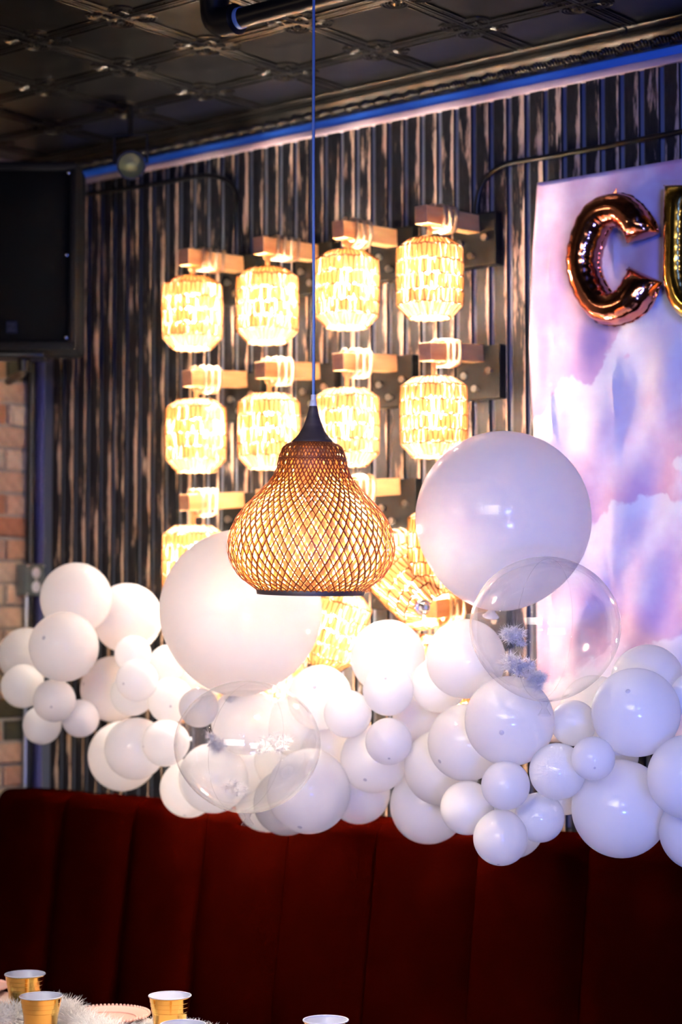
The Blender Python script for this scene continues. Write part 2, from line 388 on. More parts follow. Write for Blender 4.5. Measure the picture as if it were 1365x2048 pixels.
for i in range(-5, 6):
    for j in range(0, 7):
        obj('ceiling_tile', tile_me, M['tinedge'], ceil, (-3.105 + H + i * T, -.295 + H - j * T, ZC))

# ================================================================== WOVEN DRUM LAMPS ON THE WALL
RS, HS = .077, .186
rows = [(.093, .049, .073, .077), (.073, .077, .037, .0785), (.037, .0785, .002, .0785), (.002, .0785, -.033, .078), (-.033, .078, -.064, .077), (-.064, .077, -.093, .050)]
NC = 42
sh = MB(); rnd = random.Random(3)
for ri, (z0, r0, z1, r1) in enumerate(rows):
    for c in range(NC):
        a = 2 * math.pi * (c + .5 * (ri % 2)) / NC + rnd.uniform(-.02, .02)
        flip = (c + ri) % 2
        wide, narrow = math.pi * RS / NC * 1.12, math.pi * RS / NC * .66
        vs = []; fs = []
        prof4 = [(.0, .35), (.12, 1.), (.5, 1.), (.88, 1.), (1., .35)]
        sc0, sc1 = (wide, narrow) if flip else (narrow, wide)
        zo = rnd.uniform(-.0012, .0012)
        lean = rnd.uniform(-.03, .03)
        for t, s in prof4:
            zz = z0 + (z1 - z0) * t + zo; rr = r0 + (r1 - r0) * t; hw = (sc0 + (sc1 - sc0) * t) * s * (rr / RS)
            ca = a + lean * (t - .5); er = Vector((math.cos(ca), math.sin(ca), 0)); et = Vector((-math.sin(ca), math.cos(ca), 0))
            for q in range(6):
                an = q * math.pi / 3; vs.append(er * (rr + .0026 * s * math.sin(an)) + et * (hw * math.cos(an)) + Vector((0, 0, zz)))
        for i in range(4):
            for q in range(6): fs.append((i * 6 + q, i * 6 + (q + 1) % 6, (i + 1) * 6 + (q + 1) % 6, (i + 1) * 6 + q))
        fs += [tuple(range(6))[::-1], tuple(24 + q for q in range(6))]
        sh.add(vs, fs)
shade_me = sh.mesh('shade')
bd = MB()
for zz, rr in ((.093, .049), (.073, .0775), (.037, .079), (.002, .079), (-.033, .0785), (-.064, .0775), (-.093, .050)):
    bd.tube([(math.cos(a) * (rr + .0006 * math.sin(a * 21)), math.sin(a) * (rr + .0006 * math.sin(a * 21)), zz + .0016 * math.sin(a * 14 + zz * 90)) for a in [2 * math.pi * i / 56 for i in range(56)]], .0021, 5, True)
for ri, (z0, r0, z1, r1) in enumerate(rows):
    for c in range(NC):
        a0 = 2 * math.pi * (c + .5 + .5 * (ri % 2)) / NC; sg = (1 if (c + ri) % 2 else -1) * math.pi / NC * .26
        bd.tube([(math.cos(a0 + sg) * (r0 + .0022), math.sin(a0 + sg) * (r0 + .0022), z0), (math.cos(a0 - sg) * (r1 + .0022), math.sin(a0 - sg) * (r1 + .0022), z1)], .0015, 4, cap=False)
for a in range(3): bd.tube([(0, 0, .094), (.049 * math.cos(a * 2.094), .049 * math.sin(a * 2.094), .093)], .0015, 5)
bind_me = bd.mesh('binding')
socket_me = MB().lathe([(.001, .100), (.008, .100), (.010, .092), (.018, .088), (.0185, .052), (.016, .050), (.001, .050)], 16).mesh('socket', True, 40)
bulb_me = MB().lathe([(.0005, -.026), (.010, -.024), (.019, -.016), (.0235, -.002), (.0225, .012), (.016, .028), (.011, .040), (.010, .049)], 14).mesh('bulb')
plate_me = MB().box((-.065, -.014, -.0655), (.065, .014, .0655), bev=.002).mesh('backplate', False)
bolt_me = MB().lathe([(.0005, -.010), (.0045, -.010), (.0055, -.007), (.0055, .004), (.009, .004), (.009, .0065), (.0005, .0065)], 10, Matrix.Rotation(R(-90), 4, 'X') @ Matrix.Scale(-1, 4, (0, 0, 1))).mesh('bolt', True, 40)
arm_me = MB().box((-.018, -.216, -.0215), (.018, 0, .0215), bev=.0015).mesh('arm', False)
arm_me.materials.append(M['oak']); arm_me.materials.append(M['endgrain'])
for p in arm_me.polygons:
    if p.normal.y < -.9: p.material_index = 1
def coil_path(y0, y1, turns, slack, p):
    pts = []; n = int(turns * 24)
    for i in range(n + 1):
        a = 2 * math.pi * turns * i / n; t = i / n
        cx, cz = math.cos(a + math.pi / 2), math.sin(a + math.pi / 2)
        mxx = max(abs(cx), abs(cz)) ** p
        pts.append(((.0228 + slack * .3) * cx / mxx, y0 + (y1 - y0) * t + .005 * math.sin(a), (.0262 + slack) * cz / mxx - slack * .35))
    return pts
coil_a = MB().tube(coil_path(-.180, -.075, 4, .0, .92), .0046, 8).mesh('rope_coil')
coil_b = MB().tube(coil_path(-.182, -.104, 3, .007, .35), .0050, 8).mesh('rope_coil')
coil_c = MB().tube(coil_path(-.165, -.095, 3, .004, .5), .0050, 8).mesh('rope_coil')
def drop_me(h): return MB().tube([(0, 0, .098), (.0008, 0, .098 + h * .5), (0, 0, .098 + h)], .0058, 8).mesh('hanging_rope')
drops = {}
def drum_lamp(px, py, coil, gap, droop, label, tilt=None, off=.22, armz=.148, loc=None):
    loc = loc or wall(px, py, off)
    t = empty('wall_lamp', loc, label, 'lamp', 'woven drum lamps on the slat wall')
    yw = -loc.y - .0105           # local y of the slat faces
    obj('backplate', plate_me, M['plate'], t, (0, yw - .014, armz - .030))
    for bx, bz, by in ((-.036, armz - .036, -.031), (.037, armz - .028, -.031), (.002, armz - .071, -.040)):
        obj('bolt', bolt_me, M['bolt'], t, (bx, yw + by - .002, bz))
    a = obj('arm', arm_me, None, t, (0, yw - .0285, armz + .2 * math.sin(droop)), (droop, 0, 0))
    obj('rope_coil', coil, M['rope'], a)
    h = round(max(.01, armz - .0215 - .098 - .002), 3)
    if h not in drops: drops[h] = drop_me(h)
    obj('hanging_rope', drops[h], M['rope'], t)
    piv = Vector((0, 0, .105)); rot = Euler(tilt or (0, 0, random.uniform(0, 6)))
    p0 = piv - rot.to_matrix() @ piv if tilt else Vector((0, 0, 0))
    s = obj('shade', shade_me, M['twine'], t, p0, rot)
    obj('binding', bind_me, M['twinedark'], s)
    obj('socket', socket_me, M['socket'], t, p0, rot)
    obj('bulb', bulb_me, M['bulb'], t, p0, rot)
    return t
spec = [
 (385, 627, coil_a, .146, .045, 'woven drum lamp in the top row, nearest the black loudspeaker'),
 (535, 612, coil_a, .152, .045, 'orange-toned woven drum lamp in the top row, second from the loudspeaker'),
 (694, 580, coil_b, .146, .045, 'woven drum lamp in the top row just right of the blue pendant cable'),
 (860, 558, coil_c, .150, .045, 'woven drum lamp at the right end of the top row, highest of all'),
 (392, 872, coil_b, .150, .08, 'woven drum lamp in the second row, leftmost, rope in loose coils'),
 (538, 863, coil_b, .155, .08, 'woven drum lamp in the second row, left of the dark pendant cone'),
 (694, 855, coil_b, .160, .08, 'woven drum lamp in the second row, right behind the dark pendant cone'),
 (868, 835, coil_c, .154, .085, 'woven drum lamp in the second row above the big white balloon'),
 (386, 1124, coil_b, .155, .08, 'woven drum lamp in the third row peeking out left behind the large balloon'),
 (540, 1118, coil_b, .155, .08, 'woven drum lamp seen only through the wicker pendant, left side'),
 (700, 1106, coil_b, .155, .085, 'woven drum lamp seen through the wicker pendant, right side, oak arm showing'),
 (884, 1098, coil_b, .155, .085, 'woven drum lamp in the third row half hidden by the big right balloon'),
]
for px, py, coil, az, dr, lab in spec: drum_lamp(px, py, coil, 0, dr, lab, armz=az)
drum_lamp(676, 1290, coil_b, 0, .08, 'woven drum lamp leaning left, lowest, just under the wicker pendant', tilt=(0, R(20), .4), loc=wall(692, 1262, .22))
side = drum_lamp(800, 1215, coil_b, 0, .08, 'woven drum lamp knocked sideways beside a bare steel socket', tilt=(R(-18), R(-52), .3), loc=wall(778, 1212, .22))

sk = wall(846, 1215, .315); sq = (CAM + RIGHT * 1.6 - sk).to_track_quat('Z', 'Y').to_matrix().to_4x4()
obj('steel_socket', MB().lathe([(.001, -.03), (.010, -.03), (.0165, -.022), (.018, -.004), (.018, .002), (.013, .004), (.011, .014), (.0085, .017), (.0085, .010), (.001, .008)], 20, sq), M['chrome'], side, sk - side.location)
drum_lamp(385, 1372, coil_b, 0, .08, 'woven drum lamp glowing behind the small balloons left of the clear balloon', armz=.155)
drum_lamp(542, 1366, coil_b, 0, .08, 'woven drum lamp glowing behind the base of the large left balloon', armz=.155)
drum_lamp(880, 1350, coil_b, 0, .085, 'woven drum lamp glowing behind the balloons under the big right balloon', armz=.155)

# ================================================================== WICKER PENDANT
PY = 3.80; zs = .2930 * PY / F
pc = at(627, 1050, PY)
prof_px = [(355, 148), (375, 185), (400, 207), (460, 228), (550, 250), (620, 290), (700, 365), (800, 462), (900, 530), (1000, 564), (1080, 572), (1150, 562), (1220, 530), (1290, 475), (1345, 398), (1372, 368)]
y_mid = (1050 - 780) / .293
P2 = smoothpath([((r * zs), (y_mid - y) * zs, 0) for y, r in prof_px], 5)
pend = empty('pendant_lamp', pc, 'gourd-shaped wicker pendant lamp with dark cone cap on a blue cable', 'lamp')
arcl = [0]
for i in range(1, len(P2)): arcl.append(arcl[-1] + (P2[i] - P2[i - 1]).length)
tw = [0]
for i in range(1, len(P2)): tw.append(tw[-1] + (arcl[i] - arcl[i - 1]) * .52 / ((P2[i].x + P2[i - 1].x) / 2) ** .8 * (.15 ** -.2))
def weave(NS, wmax, dr, thick, phase):
    mb = MB(); K = len(P2)
    for sgn in (-1, 1):
        for s in range(NS):
            th0 = 2 * math.pi * (s + phase) / NS; jit = random.uniform(-.012, .012); wj = random.uniform(.75, 1.15)
            vs = []; fs = []
            for i in range(K):
                th = th0 + sgn * tw[i] + jit
                rr = P2[i].x + dr + .0011 * math.sin(tw[i] * NS * .5 + (sgn > 0) * math.pi + s * math.pi)
                er = Vector((math.cos(th), math.sin(th), 0)); p = er * rr + Vector((0, 0, P2[i].y))
                a, b = max(i - 1, 0), min(i + 1, K - 1)
                dT = Vector((math.cos(th0 + sgn * tw[b]) * P2[b].x, math.sin(th0 + sgn * tw[b]) * P2[b].x, P2[b].y)) - Vector((math.cos(th0 + sgn * tw[a]) * P2[a].x, math.sin(th0 + sgn * tw[a]) * P2[a].x, P2[a].y))
                tn = Vector((P2[b].x - P2[a].x, P2[b].y - P2[a].y, 0)).normalized()
                nrm = (er * (-tn.y) + Vector((0, 0, tn.x))).normalized()
                side = nrm.cross(dT.normalized()); hw = wmax * wj * .5
                for du, dn in ((-1, -1), (1, -1), (1, 1), (-1, 1)): vs.append(p + side * hw * du + nrm * thick * .5 * dn)
            for i in range(K - 1):
                for q in range(4): fs.append((i * 4 + q, i * 4 + (q + 1) % 4, i * 4 + 4 + (q + 1) % 4, i * 4 + 4 + q))
            mb.add(vs, fs)
    return mb.mesh('weave', False)
o = obj('outer_weave', weave(58, .0030, 0, .0007, 0), M['cane'], pend); o['kind'] = 'stuff'
o = obj('inner_weave', weave(58, .0068, -.0065, .0006, .5), M['canein'], pend); o['kind'] = 'stuff'
def pz(y): return (y_mid - y) * zs
obj('neck_band', MB().lathe([((230) * zs + .001, pz(462)), ((232) * zs + .001, pz(470)), ((231) * zs - .002, pz(474)), ((229) * zs - .002, pz(462))], 48, closed=True), M['cane'], pend)
obj('base_ring', MB().lathe([(370 * zs, pz(1362)), (373 * zs, pz(1368)), (367 * zs, pz(1396)), (355 * zs, pz(1398)), (352 * zs, pz(1366))], 64, closed=True), M['darkwood'], pend)
cone = [(27, 106), (32, 130), (40, 165), (52, 205), (70, 250), (95, 295), (122, 328), (142, 347), (143, 353), (138, 358), (100, 352), (10, 300)]
obj('cone_cap', MB().lathe([(r * zs, pz(y)) for y, r in [(b, a) for a, b in cone]], 40), M['darkwood'], pend)
obj('cord_grip', MB().lathe([(5 * zs, pz(26)), (17 * zs, pz(28)), (18 * zs, pz(66)), (22 * zs, pz(70)), (27 * zs, pz(104)), (26 * zs, pz(110)), (4 * zs, pz(112))], 20), M['grip'], pend)
ptop = (wall(470, 38, -pc.y).z + wall(610, 3, -pc.y).z) / 2 - .0195
obj('cable', MB().tube([(0, 0, pz(30)), (.0008, 0, .4), (-.0005, 0, .7), (0, 0, ptop - pc.z + .025), (0, .006, ptop - pc.z + .0385), (0, .0235, ptop - pc.z + .0435)], .0029, 8), M['cable'], pend)
obj('socket', MB().lathe([(.004, pz(320)), (.014, pz(330)), (.015, pz(470)), (.012, pz(490)), (.004, pz(492))], 16), M['socket'], pend)
obj('bulb', MB().lathe([(.0005, pz(770)), (.016, pz(762)), (.028, pz(730)), (.032, pz(680)), (.028, pz(625)), (.017, pz(560)), (.011, pz(492))], 16), M['pbulb'], pend)

PV = Vector((0, 0, pz(30))); TR = Matrix.Rotation(R(2.2), 3, RIGHT) @ Matrix.Rotation(R(.8), 3, Vector((FWD.x, FWD.y, 0)).normalized())
for ch in pend.children:
    if ch.name.split('.')[0] != 'cable':
        ch.rotation_euler = TR.to_euler(); ch.location = PV - TR @ PV

# ================================================================== IRON PIPE, CONDUITS, CEILING THINGS
po = -(pc.y + .024)
zp = (wall(470, 38, po).z + wall(610, 3, po).z) / 2
xe = wall(442, 30, po).x
pipe = empty('iron_pipe', (xe, pc.y + .0240, zp), 'black iron pipe with elbow hanging below the tin ceiling, carrying the pendant', 'pipe')
obj('pipe', MB().tube([(.02, 0, 0), (1.9, 0, 0)], .0205, 20), M['blackmetal'], pipe)
obj('elbow', MB().tube([(.05, 0, 0), (.046, 0, 0), (.012, 0, 0)] + [(.012 - .03 * math.sin(a), 0, .03 - .03 * math.cos(a)) for a in (.3, .6, .9, 1.2, 1.57)] + [(-.018, 0, .062), (-.018, 0, .066)], [.0275, .033] + [.0305] * 6 + [.033, .0275], 20), M['blackmetal'], pipe)
obj('collar', MB().lathe([(.0215, 0), (.0228, .001), (.0228, .010), (.0215, .011)], 24, Matrix.Translation((.0505, 0, 0)) @ Matrix.Rotation(R(90), 4, 'Y')), M['cable'], pipe)
obj('riser', MB().tube([(-.018, 0, .05), (-.018, 0, ZC - zp - .002)], .0205, 16), M['blackmetal'], pipe)
obj('flange', MB().lathe([(.02, -.018), (.026, -.016), (.03, -.006), (.05, -.004), (.05, 0), (.001, 0)], 20, Matrix.Translation((-.018, 0, ZC - zp - .0055))), M['blackmetal'], pipe)

def wall_pipe(name, pix, r, off, label, material, extra_end=None):
    pts = [wall(x, y, off) for x, y in pix]
    if extra_end: pts.append(Vector(extra_end))
    base = pts[0].copy()
    return tag(obj(name, MB().tube([p - base for p in smoothpath(pts, 8)], r, 10), material, None, base), label, 'conduit')
wall_pipe('conduit', [(150, 391), (230, 381), (320, 366), (405, 352), (440, 355), (463, 368), (476, 392), (481, 430), (484, 505)], .0065, .0175, 'black conduit bending down the slats behind the loudspeaker side of the lamps', M['blackmetal'])
wall_pipe('conduit', [(953, 470), (955, 410), (962, 378), (977, 352), (1000, 334), (1030, 324), (1100, 313), (1220, 291), (1365, 263), (1500, 237)], .0065, .0175, 'dark conduit sweeping over the top of the cloud tapestry', M['blackmetal'])
# stand pipe in the left corner with its utility box
def corner_pt(px, py, dx): # on plane x = XL+dx
    r = ray(px, py); return CAM + r * ((XL + dx - CAM.x) / r.x)
cp = corner_pt(63, 900, .022)
tag(obj('conduit', MB().tube([(0, 0, .5), (0, 0, 2.30), (0, 0, 2.46)], .013, 14), M['blackmetal'], None, (cp.x, cp.y, 0)), 'thick black upright conduit in the corner beside the brick wall', 'conduit')
bx = corner_pt(66, 1160, .03)
box = empty('outlet_box', (XL + .0, bx.y, bx.z), 'grey metal utility box with two white sockets on brick wall', 'outlet')
obj('box', MB().box((.0, -.040, -.048), (.040, .036, .048), bev=.004), M['greybox'], box)
obj('cover', MB().box((.0405, -.039, -.047), (.045, .035, .047), bev=.002), M['greybox'], box)
for dz in (-.0205, .0205):
    oo = obj('receptacle', MB().lathe([(.0005, .003), (.014, .003), (.0165, .0015), (.0165, 0)], 18, Matrix.Rotation(R(90), 4, 'Y')), M['outlet'], box, (.0452, -.001, dz))
for yy, dz in ((-.034, .042), (-.034, -.042), (.03, .042), (.03, -.042), (-.001, 0)):
    obj('screw', MB().ball((0, 0, 0), .003, 8, 5), M['bolt'], box, (.0455, yy, dz))
tag(obj('conduit', MB().tube([(0, 0, .3), (0, 0, bx.z - .049)], .0085, 12), M['conduit'], None, (XL + .018, bx.y - .012, 0)), 'thin galvanised conduit running down below the grey utility box', 'conduit')
# spotlight on the crown
sp = at(262, 330, 5.05)
spot = empty('spotlight', sp, 'small black spotlight with dull yellow lens hanging at the wall head', 'spotlight')
tocam = (CAM - sp).normalized(); q = tocam.to_track_quat('Z', 'Y').to_matrix().to_4x4()
q = Matrix.Rotation(R(6), 4, 'X') @ q
obj('can', MB().lathe([(.001, -.10), (.030, -.10), (.038, -.06), (.038, .012), (.033, .012), (.033, -.004)], 24, q), M['blackmetal'], spot)
obj('lens', MB().lathe([(.0005, .002), (.015, .001), (.0325, -.004)], 24, q @ Matrix.Translation((0, -.002, 0))), M['lens'], spot)
obj('lens_bar', MB().box((-.013, -.008, .003), (.013, .008, .005), q, .001), M['lens'], spot)
obj('yoke', MB().tube([q @ Vector((-.043, 0, -.04)), q @ Vector((-.043, 0, -.04)) + Vector((0, 0, .075)), q @ Vector((.043, 0, -.04)) + Vector((0, 0, .075)), q @ Vector((.043, 0, -.04))], .004, 6), M['blackmetal'], spot)
st = q @ Vector((0, 0, -.04))
obj('stem', MB().tube([st + Vector((0, 0, .075)), (st.x, st.y, ZC - sp.z - .006)], .007, 8), M['blackmetal'], spot)
# ceiling canopy cropped by the top left corner
cc = at(95, -88, 4.05)
can = empty('ceiling_canopy', (cc.x, cc.y, ZC), 'black round canopy cut off by the top left corner of the ceiling', 'canopy')
hz = cc.z - ZC
obj('rim', MB().lathe([(.13, hz), (.148, hz + .004), (.152, hz + .016), (.146, hz + .03), (.02, hz + .04), (.02, -.008), (.001, -.008)], 48), M['blackmetal'], can)
obj('face', MB().lathe([(.0005, hz - .002), (.09, hz - .002), (.129, hz + .002)], 48), M['plate'], can)
# tiny hook under the crown
hk = wall(1247, 62, .10)
tag(obj('ceiling_hook', MB().tube([(0, 0, ZC - hk.z + .0), (0, 0, .01)] + arc((.0, 0, 0), .009, math.pi / 2, -math.pi * .9, 10, 'y'), .0028, 6), M['blackmetal'], None, hk), 'small black hook hanging from the ceiling edge above the tapestry', 'hook')

# ================================================================== LOUDSPEAKER
sy = 5.12; s0 = at(157, 325, sy); s1 = at(157, 700, sy); pxm = sy / F
spk = empty('loudspeaker', at(20, 512, sy), 'large black loudspeaker hanging in the upper left corner', 'speaker')
spk.rotation_euler = (0, 0, YAW)
hw, hh = 137 * pxm, 193 * pxm
obj('cabinet', MB().box((-hw, .0, -hh), (hw, .15, hh), bev=.018), M['speaker'], spk)
fr = MB()
for lo, hi in (((-hw + .004, -.012, -hh + .004), (hw - .004, .006, -hh + .028)), ((-hw + .004, -.012, hh - .028), (hw - .004, .006, hh - .004)), ((-hw + .004, -.012, -hh + .020), (-hw + .024, .006, hh - .020)), ((hw - .024, -.012, -hh + .020), (hw - .004, .006, hh - .020))): fr.box(lo, hi, None, .006)
obj('rim', fr, M['speaker'], spk)
gv = MB(); nx, nz = 18, 24
for iz in range(nz + 1):
    for ix in range(nx + 1):
        u, v = ix / nx * 2 - 1, iz / nz * 2 - 1
        gv.v.append((u * (hw - .022), -.002 - .014 * (1 - u * u) * (1 - v ** 4), v * (hh - .026)))
gv.f = [(iz * (nx + 1) + ix, iz * (nx + 1) + ix + 1, (iz + 1) * (nx + 1) + ix + 1, (iz + 1) * (nx + 1) + ix) for iz in range(nz) for ix in range(nx)]
obj('grille', gv, M['grille'], spk)
for px, py in ((137, 345), (134, 511), (134, 677), (-96, 345), (-96, 511), (-96, 677)):
    obj('screw', MB().lathe([(.0005, .004), (.004, .003), (.0055, 0)], 10, Matrix.Rotation(R(90), 4, 'X')), M['chrome'], spk, ((px - 20) * pxm, -.006, -(py - 512) * pxm))
bg = obj('badge', MB().box((-.0155, -.003, -.0165), (.0155, 0, .0165), bev=.001), M['badge'], spk, ((27 - 20) * pxm, -.0165, -(657 - 512) * pxm))
mk = MB()
mk.add([(-.011, -.0034, .011), (.011, -.0034, .011), (.011, -.0034, .007), (-.003, -.0034, -.006), (.011, -.0034, -.006), (.011, -.0034, -.011), (-.011, -.0034, -.011), (-.011, -.0034, -.008), (.003, -.0034, .006), (-.011, -.0034, .006)], [(0, 1, 2, 8, 9), (2, 3, 7, 8), (3, 4, 5, 6, 7)])
obj('badge_mark', mk, M['badgemark'], bg)
obj('bracket', MB().box((-.05, .01, -hh - .012), (.09, .11, -hh + .002), bev=.003).tube([(.03, .06, -hh - .045), (.03, .06, -hh - .01)], .017, 12), M['blackmetal'], spk)
obj('bracket_arm', MB().tube([(.03, .06, -hh - .030), (.01, .16, -hh - .036), (-.06, .34, -hh - .036)], .012, 10), M['blackmetal'], spk)

# ================================================================== BANQUETTE
xs = [-4.335, -4.051, -3.772, -3.502, -3.219, -2.934, -2.630, -2.329, -2.035, -1.74, -1.45, -1.16]
bench = empty('banquette', (-3.0, -.2, 0), 'oxblood red velvet banquette with tall channel-tufted back', 'bench')
def channel(wid):
    mb = MB(); nu, vs = 12, []
    zt = 1.102
    def prof_pts(u):
        e = 1 - abs(2 * u - 1) ** 6; bulge = .030 * e
        pts = []
        for i in range(13):
            zz = .46 + (zt - .04 - .46) * i / 12
            yy = -(.235 - .085 * i / 12) - bulge
            pts.append((yy, zz))
        yt = -.150 - bulge
        for a in (20, 45, 70, 90): pts.append((yt + .04 * (1 - math.cos(R(a))) * 1.0, zt - .04 + .04 * math.sin(R(a)) * (.75 + .25 * e)))
        pts.append((-.030, zt - .012 + .006 * e)); pts.append((-.016, zt - .03)); pts.append((-.016, .46))
        return pts
    n = None
    for i in range(nu + 1):
        u = i / nu; u = .5 - .5 * math.cos(math.pi * u)
        pp = prof_pts(min(max(u, .002), .998)); n = len(pp)
        mb.v += [((u - .5) * wid, y, z) for y, z in pp]
    for i in range(nu):
        for j in range(n - 1): mb.f.append((i * n + j, (i + 1) * n + j, (i + 1) * n + j + 1, i * n + j + 1))
    mb.f += [tuple(range(n)), tuple(nu * n + j for j in range(n))[::-1]]
    return mb
for i in range(len(xs) - 1):
    wd = xs[i + 1] - xs[i]
    obj('back_channel', channel(wd - .001), M['velvet'], bench, ((xs[i] + xs[i + 1]) / 2 + 3.0, .2, 0))
obj('seat', MB().box((-1.33, -.43, .30), (1.84, .0, .455), bev=.03), M['velvet'], bench)
obj('plinth', MB().box((-1.32, -.36, .0), (1.83, .18, .299)), M['darkwood'], bench)

# ================================================================== CLOUD TAPESTRY AND LETTER BALLOONS
tx0, tz0 = wall(1083, 368, .03).x, wall(1083, 368, .03).z
edge = [(368, 1083), (430, 1079), (500, 1072), (600, 1068), (690, 1066), (780, 1070), (860, 1075), (1000, 1078), (1200, 1080), (1500, 1080)]
ez = [(wall(x, y, .03).z, wall(x, y, .03).x) for y, x in edge]
def edge_x(z):
    for (za, xa), (zb, xb) in zip(ez, ez[1:]):
        if zb <= z <= za: return xa + (xb - xa) * (z - za) / (zb - za)
    return ez[0][1] if z > ez[0][0] else ez[-1][1]
tp = MB(); NX, NZ = 120, 120; TW, TH = 1.15, 1.33
rn = random.Random(5)
for iz in range(NZ + 1):
    v = iz / NZ; z = tz0 - v * TH; x0 = edge_x(z)
    for ix in range(NX + 1):
        u = ix / NX; x = x0 + u * (tx0 + TW - x0); X = x - tx0
        y = -.042
        soft = min(1, v * 6) * min(1, .25 + u * 14)
        # folds falling diagonally from the hung corners, spreading towards the hem
        fold = math.sin((X - .30 * v) * 32 + 0.35 * math.sin(v * 4)) * .5 + .5 * math.sin((X - .16 * v) * 17 + 2.0)
        y -= .015 * fold * soft + .005 * math.sin((X + .55 * v) * 46 + 1.5) * soft
        cr = sum(.006 * math.exp(-((X - c) / .0045) ** 2) for c in (.040, .205, .40, .62))
        y -= cr * min(1, v * 5)
        y -= .004 * math.exp(-(X / .012) ** 2)
        tp.v.append((x - tx0, y, z - tz0))
tp.f = [(iz * (NX + 1) + ix, iz * (NX + 1) + ix + 1, (iz + 1) * (NX + 1) + ix + 1, (iz + 1) * (NX + 1) + ix) for iz in range(NZ) for ix in range(NX)]
tap = tag(obj('tapestry', tp, M['tapestry'], None, (tx0, 0, tz0)), 'pink and lavender cloud-print fabric hung over the slat wall', 'tapestry')
sol = tap.modifiers.new('thickness', 'SOLIDIFY'); sol.thickness = .0015; sol.offset = 0

def foil_letter(name, cpx, hwpx, dep, material, label, off, wob):
    cen = smoothpath([(x, y, 0) for x, y in cpx], 14); hwv = smoothpath([(h, 0, 0) for h in hwpx], 14)
    mid = cpx[len(cpx) // 2]; base = wall(mid[0], mid[1], off)
    n = 32; K = len(cen); body = MB(); fl = MB(); total = K - 1
    for i, p in enumerate(cen):
        a, b = cen[max(i - 1, 0)], cen[min(i + 1, K - 1)]; t = (b - a).normalized(); nn = Vector((-t.y, t.x, 0))
        e = min(i, total - i) / 15.0
        d = dep * (1 - (1 - min(1, e)) ** 2.4) ** .5 if e < 1 else dep
        hwm = hwv[i].x * (1.05 if e < .2 else 1)
        def onwall(k, y):
            q_ = p + nn * k; v_ = wall(q_.x, q_.y, off) - base; return (v_.x, y, v_.z)
        for q in range(n):
            an = 2 * math.pi * q / n; ca, sa = math.cos(an), math.sin(an)
            rip = math.sin(i * 1.35) * max(0, abs(ca) - .35)
            body.v.append(onwall(hwm * (abs(ca) ** .9) * (1 if ca > 0 else -1) * (1 + wob * .4 * rip), -max(d, .002) * sa * (1 - wob * 2.2 * rip)))
        for s_ in (-1, 1):
            for w_ in (.90, 1.05 + .03 * math.sin(i * 2.3) + .02 * math.sin(i * 5.1)):
                for yy in (-.0006, .0006): fl.v.append(onwall(s_ * hwm * w_, yy + .0018 * math.sin(i * 2.1) * (w_ > 1)))
    for i in range(K - 1):
        for q in range(n): body.f.append((i * n + q, i * n + (q + 1) % n, (i + 1) * n + (q + 1) % n, (i + 1) * n + q))
        for s_ in range(2):
            o_ = s_ * 4
            for q0, q1 in ((0, 2), (2, 3), (3, 1), (1, 0)): fl.f.append((i * 8 + o_ + q0, i * 8 + o_ + q1, (i + 1) * 8 + o_ + q1, (i + 1) * 8 + o_ + q0))
    body.f += [tuple(range(n))[::-1], tuple((K - 1) * n + q for q in range(n))]
    o = tag(obj(name, body.mesh(name), material, None, base), label, 'balloon', 'foil letter balloons on the tapestry')
    obj('seam', fl, material, o)
    return o
cC = foil_letter('letter_balloon', [(1287, 475), (1275, 446), (1242, 420), (1197, 437), (1170, 508), (1178, 568), (1214, 616), (1264, 603), (1292, 549)], [32, 32, 33, 31, 29, 31, 33, 34, 34], .046, M['foilC'], 'rose-copper foil letter C balloon on the cloud tapestry', .095, .08)
cp2 = wall(1224, 390, .095) - cC.location
obj('tail', MB().add([(-.012, 0, -.012), (.012, 0, -.006), (.016, -.004, .014), (.004, -.001, .002)], [(0, 1, 2, 3)]).add([(-.012, .001, -.012), (.012, .001, -.006), (.016, -.003, .014), (.004, 0, .002)], [(3, 2, 1, 0)]), M['foilC'], cC, (cp2.x, 0, cp2.z))
cU = foil_letter('letter_balloon', [(1361, 370), (1361, 430), (1360, 500), (1361, 560), (1378, 606), (1416, 620), (1452, 590), (1462, 530), (1464, 440), (1466, 340)], [30, 27, 27, 28, 29, 30, 30, 29, 28, 30], .042, M['foilU'], 'gold foil letter U balloon cut off by the right edge', .095, .04)

# ================================================================== BALLOON GARLAND
nz_, nn_ = 36, 56
bp_ = []
for i in range(nz_ + 1):
    a = math.pi * i / nz_; zc = math.cos(a); rr = math.sin(a)
    k_ = 1 + (.06 * (-zc) ** 3 if zc < 0 else 0)          # drawn out a little towards the neck
    bp_.append((max(1e-4, rr * (1 - .02 * max(0, -zc))), zc * k_))
balloon_me = MB().lathe(bp_, nn_).mesh('balloon')
tip_me = MB().lathe([(1e-4, 1.012), (.028, 1.010), (.05, 1.002), (.062, .994)], 14).mesh('tip')
knot_me = MB().lathe([(.05, -1.045), (.04, -1.08), (.035, -1.10), (.06, -1.13), (.10, -1.17), (.09, -1.18), (.001, -1.14)], 12).mesh('knot')
G = 'white latex balloons in the garland'
